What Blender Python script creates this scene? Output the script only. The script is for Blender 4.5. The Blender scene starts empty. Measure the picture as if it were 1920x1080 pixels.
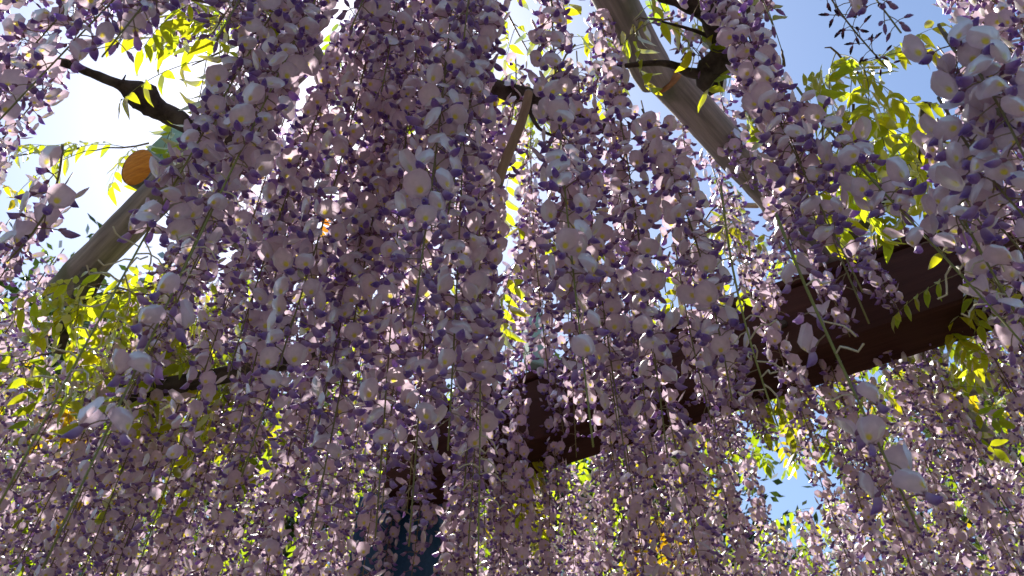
import bpy, math, random
import numpy as np
from mathutils import Vector, Matrix, noise

# ------------------------------------------------------------------ camera, sky, sun, exposure
R = math.radians
SC = bpy.context.scene
COL = SC.collection
CAMZ, PITCH, FPX = 1.6, R(48.0), 1536.0
cam_d = bpy.data.cameras.new('camera')
cam_d.sensor_width = 36.0
cam_d.lens = 36.0 * FPX / 1920.0
cam_d.clip_start, cam_d.clip_end = 0.02, 500.0
cam_d.dof.use_dof = True
cam_d.dof.focus_distance = 1.35
cam_d.dof.aperture_fstop = 13.0
cam = bpy.data.objects.new('camera', cam_d)
COL.objects.link(cam)
cam.location = (0, 0, CAMZ)
cam.rotation_euler = (R(90) + PITCH, 0, 0)
SC.camera = cam

C0 = Vector((0, 0, CAMZ))
FWD = Vector((0, math.cos(PITCH), math.sin(PITCH)))
UPV = Vector((0, -math.sin(PITCH), math.cos(PITCH)))
RGT = Vector((1, 0, 0))


def ray(px, py):
    return (FWD + RGT * ((px - 960) / FPX) + UPV * ((540 - py) / FPX)).normalized()


def at(px, py, d):                       # a spot seen at a pixel of the photograph, d metres away
    return C0 + ray(px, py) * d


def ath(px, py, z):                      # the same, z metres above eye height
    r = ray(px, py)
    return C0 + r * (z / r.z)


def project(p):
    v = Vector(p) - C0
    w = v.dot(FWD)
    if w < 0.02:
        return None
    return 960 + FPX * v.dot(RGT) / w, 540 - FPX * v.dot(UPV) / w, v.length


SUN_DIR = ray(600, 170)
sun_el = math.asin(SUN_DIR.z)
sun_az = math.atan2(SUN_DIR.x, SUN_DIR.y)          # clockwise from +Y
W = bpy.data.worlds.new('World')
SC.world = W
W.use_nodes = True
nt = W.node_tree
sky = nt.nodes.new('ShaderNodeTexSky')
sky.sky_type = 'NISHITA'
sky.sun_disc = False
sky.sun_elevation = sun_el
sky.sun_rotation = sun_az
sky.altitude = 50
sky.air_density = 1.0
sky.dust_density = 0.6
sky.ozone_density = 1.6
bg = nt.nodes['Background']
nt.links.new(sky.outputs[0], bg.inputs[0])
bg.inputs[1].default_value = 0.10
sun_d = bpy.data.lights.new('sun', 'SUN')
sun_d.energy = 5.0
sun_d.angle = R(0.53)
sun_d.color = (1.0, 0.95, 0.87)
sun = bpy.data.objects.new('sun', sun_d)
COL.objects.link(sun)
sun.rotation_euler = SUN_DIR.to_track_quat('Z', 'Y').to_euler()
VS = SC.view_settings
VS.view_transform = 'Standard'
VS.look = 'None'
VS.gamma = 1.0
VS.exposure = 1.2
VS.use_curve_mapping = False
SC.cycles.max_bounces = 9
SC.cycles.diffuse_bounces = 5
SC.cycles.transmission_bounces = 6
SC.cycles.use_denoising = True

# ------------------------------------------------------------------ helpers
rng = random.Random(11)
nprng = np.random.default_rng(5)


def tag(o, label=None, cat=None, group=None, kind=None):
    if label: o['label'] = label
    if cat: o['category'] = cat
    if group: o['group'] = group
    if kind: o['kind'] = kind
    return o


def link(name, data, parent=None, mat=None):
    o = bpy.data.objects.new(name, data)
    COL.objects.link(o)
    if parent is not None: o.parent = parent
    if mat is not None: o.matrix_basis = mat
    return o


def empty(name, loc, rot=None):
    o = link(name, None)
    o.empty_display_size = 0.05
    o.location = loc
    if rot is not None: o.rotation_euler = rot
    return o


def make_mesh(name, V, F, C=None, MI=None, mats=(), smooth=True):
    """A triangle mesh from arrays: V (n,3), F (m,3), C colour per vertex, MI material per face."""
    V = np.asarray(V, np.float32).reshape(-1, 3)
    F = np.asarray(F, np.int32).reshape(-1, 3)
    me = bpy.data.meshes.new(name)
    me.vertices.add(len(V)); me.vertices.foreach_set('co', V.ravel())
    me.loops.add(F.size); me.loops.foreach_set('vertex_index', F.ravel())
    me.polygons.add(len(F))
    me.polygons.foreach_set('loop_start', np.arange(0, F.size, 3, dtype=np.int32))
    for m in mats: me.materials.append(m)
    if MI is not None: me.polygons.foreach_set('material_index', np.asarray(MI, np.int32))
    me.polygons.foreach_set('use_smooth', np.full(len(F), smooth, bool))
    if C is not None:
        a = me.color_attributes.new('Col', 'FLOAT_COLOR', 'POINT')
        C = np.asarray(C, np.float32).reshape(-1, 3)
        a.data.foreach_set('color', np.concatenate([C, np.ones((len(C), 1), np.float32)], 1).ravel())
    me.update(calc_edges=True)
    return me


class Geo:
    """Triangles with colours and a material index, joined from smaller pieces."""
    def __init__(s): s.V, s.F, s.C, s.M, s.n = [], [], [], [], 0

    def add(s, V, F, C, m=0):
        V = np.asarray(V, float).reshape(-1, 3); F = np.asarray(F, int).reshape(-1, 3)
        C = np.asarray(C, float)
        if C.ndim == 1: C = np.tile(C, (len(V), 1))
        s.V.append(V); s.F.append(F + s.n); s.C.append(C)
        s.M.append(np.full(len(F), m) if np.isscalar(m) else np.asarray(m)); s.n += len(V)
        return s

    def arrays(s):
        return np.concatenate(s.V), np.concatenate(s.F), np.concatenate(s.C), np.concatenate(s.M)

    def place(s, arr, mat, tint=1.0):
        V, F, C, M = arr
        m = np.array(mat)
        s.add(V @ m[:3, :3].T + m[:3, 3], F, np.clip(C * tint, 0, .95), M)

    def mesh(s, name, mats, smooth=True):
        V, F, C, M = s.arrays()
        return make_mesh(name, V, F, C, M, mats, smooth)


def quads(a, b):                               # two rings of the same length, closed
    n = len(a); f = []
    for i in range(n):
        j = (i + 1) % n
        f += [(a[i], a[j], b[j]), (a[i], b[j], b[i])]
    return f


def tube(path, radii, seg=6, caps=True, wob=0.0, seed=0, ns=12.0):
    """Vertices and triangles of a tube along a path, optionally with an uneven surface."""
    path = [Vector(p) for p in path]
    V, F = [], []
    ref = Vector((0.13, 0.31, 0.94))
    prev = None
    for i, p in enumerate(path):
        t = (path[min(i + 1, len(path) - 1)] - path[max(i - 1, 0)]).normalized()
        if prev is None:
            u = t.cross(ref)
            if u.length < .05: u = t.cross(Vector((1, 0, 0)))
        else:
            u = prev - t * prev.dot(t)
        u.normalize(); prev = u
        v = t.cross(u)
        for k in range(seg):
            a = 2 * math.pi * k / seg
            d = u * math.cos(a) + v * math.sin(a)
            r = radii[i]
            if wob:
                q = p + d * r
                r *= 1 + wob * (noise.noise(q * ns + Vector((seed, 0, 0))) + .5 * noise.noise(q * ns * 2.7))
            V.append(p + d * r)
        if i:
            F += quads([(i - 1) * seg + k for k in range(seg)], [i * seg + k for k in range(seg)])
    if caps:
        for base, pt, flip in ((0, path[0], True), ((len(path) - 1) * seg, path[-1], False)):
            c = len(V); V.append(pt)
            for k in range(seg):
                x, y = base + k, base + (k + 1) % seg
                F.append((c, y, x) if flip else (c, x, y))
    return np.array([tuple(v) for v in V]), np.array(F)


def smooth_path(pts, n=6):                     # Catmull-Rom through the points
    pts = [Vector(p) for p in pts]
    P = [pts[0] * 2 - pts[1]] + pts + [pts[-1] * 2 - pts[-2]]
    out = []
    for i in range(1, len(P) - 2):
        for k in range(n):
            t = k / n
            a, b, c, d = P[i - 1], P[i], P[i + 1], P[i + 2]
            out.append(.5 * ((2 * b) + (c - a) * t + (2 * a - 5 * b + 4 * c - d) * t * t + (3 * b - a - 3 * c + d) * t ** 3))
    out.append(pts[-1])
    return out


# ------------------------------------------------------------------ materials
def new_mat(name):
    m = bpy.data.materials.new(name); m.use_nodes = True
    m.node_tree.nodes.clear()
    return m, m.node_tree.nodes, m.node_tree.links


def thin_mat(name, trans, sat, val, hue_var, val_var, gloss=0.04, rough=.45, attr=True, base=(1, 1, 1), tcol=None, nscale=160):
    """Thin petal or leaf: light is scattered back and also passes through."""
    m, N, L = new_mat(name)
    out = N.new('ShaderNodeOutputMaterial')
    if attr:
        a = N.new('ShaderNodeAttribute'); a.attribute_name = 'Col'; src = a.outputs['Color']
    else:
        a = N.new('ShaderNodeRGB'); a.outputs[0].default_value = (*base, 1); src = a.outputs[0]
    oi = N.new('ShaderNodeObjectInfo')
    tc = N.new('ShaderNodeTexCoord')
    nz = N.new('ShaderNodeTexNoise'); nz.inputs['Scale'].default_value = nscale; nz.inputs['Detail'].default_value = 3
    L.new(tc.outputs['Object'], nz.inputs['Vector'])
    hv = N.new('ShaderNodeHueSaturation')
    mh = N.new('ShaderNodeMapRange'); mh.inputs[3].default_value = .5 - hue_var; mh.inputs[4].default_value = .5 + hue_var
    L.new(oi.outputs['Random'], mh.inputs[0]); L.new(mh.outputs[0], hv.inputs['Hue'])
    mv = N.new('ShaderNodeMapRange'); mv.inputs[1].default_value = .25; mv.inputs[2].default_value = .75
    mv.inputs[3].default_value = val - val_var; mv.inputs[4].default_value = val + val_var
    L.new(nz.outputs[0], mv.inputs[0]); L.new(mv.outputs[0], hv.inputs['Value'])
    hv.inputs['Saturation'].default_value = sat
    L.new(src, hv.inputs['Color'])
    d = N.new('ShaderNodeBsdfDiffuse'); L.new(hv.outputs[0], d.inputs[0])
    t = N.new('ShaderNodeBsdfTranslucent')
    if tcol:
        mx = N.new('ShaderNodeMix'); mx.data_type = 'RGBA'; mx.blend_type = 'MULTIPLY'; mx.inputs[0].default_value = 1
        L.new(hv.outputs[0], mx.inputs[6]); mx.inputs[7].default_value = (*tcol, 1)
        L.new(mx.outputs[2], t.inputs[0])
    else:
        L.new(hv.outputs[0], t.inputs[0])
    s1 = N.new('ShaderNodeMixShader'); s1.inputs[0].default_value = trans
    L.new(d.outputs[0], s1.inputs[1]); L.new(t.outputs[0], s1.inputs[2])
    g = N.new('ShaderNodeBsdfGlossy'); g.inputs['Roughness'].default_value = rough
    g.inputs[0].default_value = (.9, .9, .9, 1)
    fr = N.new('ShaderNodeFresnel'); fr.inputs[0].default_value = 1.35
    mu = N.new('ShaderNodeMath'); mu.operation = 'MULTIPLY'; mu.inputs[1].default_value = gloss * 10
    L.new(fr.outputs[0], mu.inputs[0])
    s2 = N.new('ShaderNodeMixShader'); L.new(mu.outputs[0], s2.inputs[0])
    L.new(s1.outputs[0], s2.inputs[1]); L.new(g.outputs[0], s2.inputs[2])
    L.new(s2.outputs[0], out.inputs[0])
    return m


def solid_mat(name, c1, c2, rough=.8, scale=(20, 20, 20), detail=6, bump=.3, bscale=None, attr=False, c3=None, spec=.3):
    m, N, L = new_mat(name)
    out = N.new('ShaderNodeOutputMaterial'); b = N.new('ShaderNodeBsdfPrincipled')
    b.inputs['Roughness'].default_value = rough
    b.inputs['Specular IOR Level'].default_value = spec
    L.new(b.outputs[0], out.inputs[0])
    tc = N.new('ShaderNodeTexCoord'); mp = N.new('ShaderNodeMapping'); mp.inputs['Scale'].default_value = scale
    L.new(tc.outputs['Object'], mp.inputs[0])
    nz = N.new('ShaderNodeTexNoise'); nz.inputs['Scale'].default_value = 1; nz.inputs['Detail'].default_value = detail
    nz.inputs['Roughness'].default_value = .65
    L.new(mp.outputs[0], nz.inputs['Vector'])
    cr = N.new('ShaderNodeValToRGB')
    cr.color_ramp.elements[0].position = .32; cr.color_ramp.elements[0].color = (*c1, 1)
    cr.color_ramp.elements[1].position = .68; cr.color_ramp.elements[1].color = (*c2, 1)
    L.new(nz.outputs[0], cr.inputs[0])
    col = cr.outputs[0]
    if c3:                                     # larger blotches of a third colour (lichen, rust, stains)
        n2 = N.new('ShaderNodeTexNoise'); n2.inputs['Scale'].default_value = 9; n2.inputs['Detail'].default_value = 5
        L.new(tc.outputs['Object'], n2.inputs['Vector'])
        mr = N.new('ShaderNodeMapRange'); mr.inputs[1].default_value = .52; mr.inputs[2].default_value = .66
        L.new(n2.outputs[0], mr.inputs[0])
        mx = N.new('ShaderNodeMix'); mx.data_type = 'RGBA'
        L.new(mr.outputs[0], mx.inputs[0]); L.new(col, mx.inputs[6]); mx.inputs[7].default_value = (*c3, 1)
        col = mx.outputs[2]
    if attr:
        a = N.new('ShaderNodeAttribute'); a.attribute_name = 'Col'
        mx = N.new('ShaderNodeMix'); mx.data_type = 'RGBA'; mx.blend_type = 'MULTIPLY'; mx.inputs[0].default_value = 1
        L.new(a.outputs['Color'], mx.inputs[6]); L.new(col, mx.inputs[7]); col = mx.outputs[2]
    L.new(col, b.inputs['Base Color'])
    if bump:
        bp = N.new('ShaderNodeBump'); bp.inputs['Strength'].default_value = bump; bp.inputs['Distance'].default_value = .004
        L.new(nz.outputs[0], bp.inputs['Height']); L.new(bp.outputs[0], b.inputs['Normal'])
    return m


M_petal = thin_mat('petal', .50, 1.0, 1.0, .012, .10, gloss=.045, rough=.42)
M_stem = solid_mat('green_stem', (.8, .8, .8), (1, 1, 1), rough=.6, scale=(90, 90, 30), bump=0, attr=True)
M_leaf = thin_mat('leaf', .62, 1.0, 1.0, .022, .16, gloss=.05, rough=.38, tcol=(1.9, 1.6, .6), nscale=40)
M_bark = solid_mat('vine_bark', (.022, .017, .013), (.095, .078, .062), .9, (50, 50, 28), bump=.9, c3=(.11, .105, .085))
M_log = solid_mat('weathered_log', (.15, .145, .13), (.38, .36, .32), .85, (60, 60, 3.5), bump=.6, c3=(.15, .17, .11))
M_cut = solid_mat('orange_stained_end_grain', (.50, .17, .015), (.80, .36, .035), .75, (18, 130, 18), bump=.6)
M_cut2 = solid_mat('tan_end_grain', (.30, .15, .06), (.50, .28, .12), .75, (40, 90, 40), bump=.6)
M_beam = solid_mat('brown_painted_timber', (.040, .015, .010), (.075, .030, .020), .75, (3.0, 70, 55), bump=.35, c3=(.060, .026, .016), spec=.15)
M_green = solid_mat('pale_green_paint', (.22, .36, .27), (.34, .50, .40), .6, (25, 25, 25), bump=.3, c3=(.26, .38, .26))
M_tarp = solid_mat('blue_tarpaulin', (.02, .075, .15), (.03, .11, .21), .4, (120, 120, 120), bump=.2)
M_stick = solid_mat('pale_stick', (.26, .19, .12), (.42, .33, .22), .8, (40, 40, 8), bump=.4)
M_gravel = solid_mat('trodden_earth', (.09, .075, .055), (.20, .17, .13), .95, (30, 30, 30), bump=.5, c3=(.13, .12, .08))
M_dark_leaf = thin_mat('tree_leaf', .35, 1.0, 1.0, .02, .2, gloss=.03, tcol=(1, 1, .6), nscale=3)
MATS_F = (M_petal, M_stem)
MATS_L = (M_leaf, M_stem)

# ------------------------------------------------------------------ ground
gn = 24
gv, gf = [], []
for i in range(gn + 1):
    for j in range(gn + 1):
        x, y = (i / gn - .5) * 300, (j / gn - .5) * 300
        gv.append((x, y, .25 * noise.noise(Vector((x, y, 0)) * .05) * min(1, max(0, (math.hypot(x, y) - 8) / 20))))
for i in range(gn):
    for j in range(gn):
        a = i * (gn + 1) + j
        gf += [(a, a + gn + 1, a + gn + 2), (a, a + gn + 2, a + 1)]
tag(link('ground', make_mesh('ground', gv, gf, None, None, (M_gravel,))), kind='structure')

# ------------------------------------------------------------------ pergola: brown beam and grey logs
ZB = 1.45                                             # underside of the beam above eye height
b0, b1 = ath(1830, 556, ZB), ath(1380, 704, ZB)       # lower edge of the face towards the camera
bd = (b1 - b0).normalized()
bw_pt = ath(1400, 768, ZB)
bn = Vector((-bd.y, bd.x, 0))
if bn.y < 0: bn = -bn                                 # horizontally away from the camera
BW = (bw_pt - b0).dot(bn)
tp = ath(1400, 552, 1.0); r_ = ray(1400, 552)
s_ = (b0 - C0).dot(bn) / r_.dot(bn)
BH = (r_ * s_).z - ZB
start, end = b0 - bd * 1.2, b0 + bd * 1.72
beam = empty('timber_beam', (start + end) * .5)
tag(beam, 'dark brown painted timber beam carrying the grey poles', 'beam')
Lb = (end - start).length
beam_rot = Matrix((bd, bn, Vector((0, 0, 1)))).transposed().to_4x4()


def box_arrays(x0, x1, y0, y1, z0, z1, bev=.006, nx=1):
    """A box with chamfered long edges along x."""
    prof = [(y0 + bev, z0), (y1 - bev, z0), (y1, z0 + bev), (y1, z1 - bev), (y1 - bev, z1), (y0 + bev, z1), (y0, z1 - bev), (y0, z0 + bev)]
    V, F = [], []
    for i in range(nx + 1):
        x = x0 + (x1 - x0) * i / nx
        V += [(x, y, z) for y, z in prof]
        if i: F += quads([(i - 1) * 8 + k for k in range(8)], [i * 8 + k for k in range(8)])
    for base, fl in ((0, 0), (nx * 8, 1)):
        for k in range(1, 7):
            F.append((base, base + k, base + k + 1) if fl else (base, base + k + 1, base + k))
    return V, F


bb = link('beam_body', make_mesh('beam_body', *box_arrays(-Lb / 2, Lb / 2, 0, BW, 0, BH - .032, .008, 12), None, None, (M_beam,), False), beam, beam_rot)
cap = link('cap_board', make_mesh('cap_board', *box_arrays(-Lb / 2 - .01, Lb / 2 + .01, -.010, BW + .010, BH - .032, BH, .005, 8), None, None, (M_beam,), False), beam, beam_rot)
for k, fx in enumerate((-.42, .18)):                  # bolt heads on the face
    V, F = tube([(fx, -.001, BH * .42), (fx, -.012, BH * .42)], [.011, .010], 6)
    link('bolt', make_mesh('bolt', V, F, None, None, (M_bark,), False), beam, beam_rot)
ZT = ZB + BH                                          # top of the beam

POLES = []


def log(name, label, p0, p1, r0, r1, m0=None, m1=None, group=None, seed=0, mat=None, cat='pole'):
    """A grey round pole, its shaft and each sawn end."""
    p0, p1 = Vector(p0), Vector(p1)
    d = p1 - p0; Ln = d.length
    o = empty(name, p0); o.rotation_mode = 'QUATERNION'
    o.rotation_quaternion = d.to_track_quat('Z', 'Y')
    n = 26
    V, F = tube([(0.004 * math.sin(5 * k / n + seed), .004 * math.cos(4 * k / n + seed * 2), Ln * k / n) for k in range(n + 1)],
                [r0 + (r1 - r0) * k / n for k in range(n + 1)], 22, False, .10, seed, 9)
    link('shaft', make_mesh('shaft', V, F, None, None, (mat or M_log,)), o)
    for z, r, m, s in ((0, r0, m0, -1), (Ln, r1, m1, 1)):
        Vc, Fc = [(0.0, 0.0, z + s * .007)], []
        ring = V[:22] if s < 0 else V[-22:]
        c = np.array([ring[:, 0].mean(), ring[:, 1].mean(), 0])
        Vc[0] = (c[0], c[1], z + s * .008)
        for q, (kr, dz) in enumerate(((.5, .006), (.85, .004), (1.0, -.002))):
            for v in ring:
                w = (v - np.array([c[0], c[1], z])) * kr
                Vc.append((c[0] + w[0], c[1] + w[1], z + s * (dz + .0025 * noise.noise(Vector((w[0], w[1], seed)) * 60))))
        for k in range(22):
            Fc.append((0, 1 + k, 1 + (k + 1) % 22) if s > 0 else (0, 1 + (k + 1) % 22, 1 + k))
        for q in range(2):
            f = quads([1 + q * 22 + k for k in range(22)], [1 + (q + 1) * 22 + k for k in range(22)])
            Fc += [(a, c2, b) for a, b, c2 in f] if s > 0 else f
        link('sawn_end', make_mesh('sawn_end', Vc, Fc, None, None, (m or M_log,)), o)
    tag(o, label, cat, group)
    return o


# two lapped grey poles lying across the beam
RA = .047
pa0, pa1 = ath(1262, 158, ZT + RA), ath(1775, 745, ZT + RA)
da = (pa1 - pa0).normalized()
log('round_pole', 'weathered grey round pole lying across the brown beam, lapped under another pole', pa0 - da * .02, pa1 + da * .4, RA, RA * .9, M_cut2, M_log, 'poles laid over the beam', 3)
pb1 = ath(1232, 150, ZT + RA * 1.2)
pb0 = ath(1160, 20, ZT + RA * 1.2)
db = (pb1 - pb0).normalized()
log('round_pole', 'grey round pole with tan sawn end, lapped against the pole that crosses the beam', pb0 - db * .9, pb1, RA * 1.02, RA * .98, M_log, M_cut2, 'poles laid over the beam', 8)
# log carried on the left, and the orange-ended log resting on it
lc0, lc1 = ath(330, 335, 1.62), ath(118, 548, 1.62)
dl = (lc1 - lc0).normalized()
log('log_rail', 'long grey weathered log under the orange-ended log', lc0 - dl * .5, lc1, .040, .044, M_log, M_bark, None, 5, cat='log')
oe = ath(258, 316, 1.71)
od = (ath(345, 420, 1.71) - oe); od.z = 0; od.normalize(); od.z = .5; od.normalize()   # this log slopes upwards
log('short_log', 'grey log with a bright orange sawn end', oe, oe + od * .9, .049, .050, M_cut, M_log, None, 13, cat='log')


def block(name, label, c, ax, sx, sy, sz, mat, cat):
    V, F = box_arrays(-sx / 2, sx / 2, -sy / 2, sy / 2, -sz / 2, sz / 2, .004)
    o = link(name, make_mesh(name, V, F, None, None, (mat,), False))
    o.location = c; o.rotation_euler = ax
    return tag(o, label, cat)


block('painted_block', 'pale green painted block standing above the orange-ended log', ath(322, 282, 1.88), (R(8), R(12), R(35)), .075, .05, .16, M_green, 'block')
block('painted_post', 'pale teal painted post end standing on the brown beam among blossoms', ath(1002, 640, ZT + .13), (R(-5), R(3), R(20)), .055, .045, .26, M_green, 'post')
log('round_pole', 'dark grey pole far beyond the brown beam, nearly hidden by blossom', ath(1690, 752, 1.72), ath(1990, 690, 1.72), .035, .035, group='poles laid over the beam', seed=21)
log('cane', 'thin bamboo cane lying across the trellis above the blossom', ath(1120, 392, 1.95), ath(1420, 384, 1.95), .008, .008, None, None, None, 2, M_stick, 'cane')
log('bare_stick', 'pale bare stick slanting up between green leaves', at(936, 345, 1.5), at(992, 172, 1.62), .010, .008, None, None, None, 4, M_stick, 'stick')
log('cane', 'dark thin cane in the shade behind the green leaves of the lower shoots', at(225, 745, 2.0), at(640, 655, 2.1), .022, .018, None, None, None, 6, M_bark, 'cane')

# blue sheet hanging beyond the near curtain
V, F = [], []
nx, nz = 16, 10
c = at(738, 1085, 2.55)
for i in range(nx + 1):
    for j in range(nz + 1):
        x = (i / nx - .5) * .27; z = (j / nz - .5) * .55
        V.append((x, .018 * math.sin(x * 42 + 2 * z) + .01 * noise.noise(Vector((x * 9, z * 9, 2))), z))
nb = len(V)
V += [(x, y + .004, z) for x, y, z in V]
for i in range(nx):
    for j in range(nz):
        a = i * (nz + 1) + j; b2 = a + nz + 1
        F += [(a, b2, b2 + 1), (a, b2 + 1, a + 1), (nb + a, nb + b2 + 1, nb + b2), (nb + a, nb + a + 1, nb + b2 + 1)]
rim = [j for j in range(nz + 1)] + [i * (nz + 1) + nz for i in range(1, nx + 1)] + [nx * (nz + 1) + j for j in range(nz - 1, -1, -1)] + [i * (nz + 1) for i in range(nx - 1, 0, -1)]
F += quads(rim, [nb + k for k in rim])
o = link('tarpaulin', make_mesh('tarpaulin', V, F, None, None, (M_tarp,)))
o.location = c; o.rotation_euler = (0, 0, R(8))
tag(o, 'blue tarpaulin hanging in the shade behind the blossom curtain', 'tarpaulin')


# ------------------------------------------------------------------ vine wood
def branch(name, label, pts, radii, seed=0, group=None, twigs=(), wob=.28):
    """A woody stem through the points, with its side twigs as parts."""
    path = smooth_path(pts, 7)
    n = len(path)
    rr = [np.interp(i / (n - 1) * (len(radii) - 1), range(len(radii)), radii) for i in range(n)]
    path = [p + Vector((noise.noise(p * 14 + Vector((seed, 0, 0))), noise.noise(p * 14 + Vector((0, seed, 5))), noise.noise(p * 14 + Vector((3, 0, seed))))) * r * .55 for p, r in zip(path, rr)]
    base = path[0]
    o = empty(name, base)
    V, F = tube([p - base for p in path], rr, 10, True, wob, seed, 30)
    link('wood', make_mesh('wood', V, F, None, None, (M_bark,)), o)
    for tw in twigs:
        tp_, tr = smooth_path(tw[0], 4), tw[1]
        V, F = tube([p - base for p in tp_], [tr * (1 - .7 * k / (len(tp_) - 1)) for k in range(len(tp_))], 6, True, .2, seed, 40)
        link('twig', make_mesh('twig', V, F, None, None, (M_bark,)), o)
    return tag(o, label, 'branch', group)


d = 1.95
branch('vine_branch', 'thin dark knotted vine branch against the pale sky beside the green block',
       [at(60, 95, d), at(150, 130, d), at(225, 160, d), at(262, 188, d), at(300, 213, d), at(365, 240, d), at(430, 262, d), at(480, 240, d), at(540, 150, d)],
       [.008, .009, .012, .034, .022, .019, .017, .012, .008], 3, twigs=[([at(334, 226, d), at(336, 205, d)], .005), ([at(226, 160, d), at(236, 140, d)], .004)])
d = 1.75
branch('vine_branch', 'thick dark gnarled vine stem bending down over the grey poles',
       [at(1215, -60, d), at(1290, 0, d), at(1345, 28, d), at(1352, 90, d), at(1340, 150, d), at(1352, 178, d)], [.022, .030, .034, .026, .030, .020], 6,
       twigs=[([at(1345, 25, d), at(1395, 15, d), at(1430, -5, d), at(1480, -40, d)], .022), ([at(1345, 145, d), at(1290, 135, d), at(1240, 118, d), at(1120, 130, d)], .013), ([at(1350, 80, d), at(1310, 60, d), at(1240, 40, d)], .006)])
d = 1.75
branch('vine_branch', 'slim dark branch rising through the bright green leaves above the beam',
       [at(1590, 450, d), at(1648, 392, d), at(1690, 335, d), at(1728, 270, d), at(1740, 190, d)], [.010, .016, .017, .013, .009], 9,
       twigs=[([at(1705, 310, d), at(1745, 300, d)], .005), ([at(1660, 380, d), at(1630, 372, d)], .004)])
d = 1.2
branch('vine_branch', 'curved dark branch behind the largest white blossoms',
       [at(1800, 60, d), at(1835, 120, d), at(1850, 190, d), at(1895, 215, d), at(1990, 240, d)], [.011, .013, .014, .012, .012], 12)
d = 1.9
branch('vine_branch', 'twisted dark vine branch crossing the sky gap behind the curtain',
       [at(780, 120, d), at(900, 150, d), at(985, 185, d), at(1030, 190, d), at(1160, 255, d)], [.012, .016, .024, .016, .012], 14,
       twigs=[([at(985, 185, d), at(1010, 240, d), at(1060, 262, d)], .007)])
branch('vine_branch', 'dark vine stem hanging in the shade at the lower end of the grey log',
       [at(170, 500, 2.3), at(165, 545, 2.3), at(130, 600, 2.35), at(110, 660, 2.4)], [.03, .026, .016, .010], 15)

# ------------------------------------------------------------------ flower pieces
PALE = np.array((.74, .59, .67)); LILAC = np.array((.58, .40, .565)); VIOLET = np.array((.25, .14, .56)); DEEP = np.array((.14, .07, .40))
YEL = np.array((.80, .66, .06)); PED = np.array((.26, .20, .13)); CAL = np.array((.22, .10, .19)); STEMC = np.array((.20, .21, .06)); BROWN = np.array((.16, .11, .06))


def banner(seg, rings, lean, size, fold, r):
    """Round standard petal, reflexed at the rim, with the yellow spot near its foot."""
    up = np.array((-math.sin(lean), 0, math.cos(lean))); nrm = np.array((math.cos(lean), 0, math.sin(lean)))
    B = np.array((.021, 0, .0015))
    Rr = .0134 * size
    V = [B + up * (.42 * Rr) + nrm * .0006]; C = [YEL]
    F = []
    for q, t in enumerate(rings):
        for k in range(seg):
            a = 2 * math.pi * (k + .5 * (q % 2)) / seg
            y, w = math.sin(a), -math.cos(a)
            rad = Rr * (1 + .06 * math.cos(2 * a) - (.16 if w > .93 else 0) + r.uniform(-.05, .05) * t)
            yy = y * rad * t * 1.05
            ww = .42 * Rr * (1 - t) + t * (1.0 * Rr + w * rad)
            bend = -fold * 26 * yy * yy - 14 * max(0, ww - Rr) ** 2 * (1 + fold) + .0006
            V.append(B + up * ww + np.array((0, yy, 0)) + nrm * (bend + r.uniform(-.0006, .0006) * t))
            if t < .25: c = YEL * .85 + PALE * .1
            elif t < .75: c = PALE
            else: c = LILAC * .6 + PALE * .4
            C.append(c * r.uniform(.93, 1.05))
        if q == 0: F += [(0, 1 + (k + 1) % seg, 1 + k) for k in range(seg)]
        else: F += quads([1 + (q - 1) * seg + k for k in range(seg)], [1 + q * seg + k for k in range(seg)])
    return np.array(V), np.array(F), np.array(C)


def keel(nsec, npt, size, open_, pale, r):
    """Wings and keel: a curved boat pointing outwards below the banner."""
    V, C, F = [], [], []
    for i in range(nsec + 1):
        t = i / nsec
        cx = .020 + .0125 * size * t
        cz = .000 - .0075 * size * math.sin(t * 1.9) * (1 - .25 * t)
        w = .0045 * size * (math.sin(math.pi * (.12 + .82 * t)) ** .8) * open_ + .0003
        h = .0040 * size * (math.sin(math.pi * (.16 + .80 * t)) ** .8) + .0003
        for k in range(npt):
            a = 2 * math.pi * k / npt
            V.append((cx + .0015 * math.sin(a), w * math.cos(a), cz + h * math.sin(a)))
            m = min(1, max(0, t * 1.2 - .1))
            c = (LILAC * (1 - m) + VIOLET * m) * (1 - pale) + (LILAC * .7 + PALE * .3) * pale
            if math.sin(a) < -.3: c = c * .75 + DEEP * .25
            C.append(c * r.uniform(.9, 1.1))
        if i: F += quads([(i - 1) * npt + k for k in range(npt)], [i * npt + k for k in range(npt)])
    return np.array(V), np.array(F), np.array(C)


def pedicel(seg=3, curl=0.0, calyx=True, L=.0162, col=PED):
    g = Geo()
    p = [(0, 0, 0), (L * .5, 0, .0022 + curl * .004), (L, 0, .001 + curl * .002)]
    if curl: p.append((L * (1.35), .004 * curl, -.003 * curl)); p.append((L * 1.6, .009 * curl, .003))
    V, F = tube(p, [.0011 if curl else .00075] * len(p), seg, False)
    g.add(V, F, col, 1)
    if calyx:
        V, F = tube([(L - .002, 0, .001), (L, 0, .0012), (L + .0045, 0, .0012)], [.0006, .0022, .0029], 5, False)
        g.add(V, F, CAL, 1)
    return g


def bud(size, r, col=None):
    V, F = tube([(.017, 0, .001), (.020, 0, .001), (.025 * 1, 0, -.0005), (.020 + .011 * size, 0, -.003)], [.0012, .0026 * size, .0030 * size, .0005], 6, True)
    return V, F, (VIOLET * .6 + LILAC * .4 if col is None else col)


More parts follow.
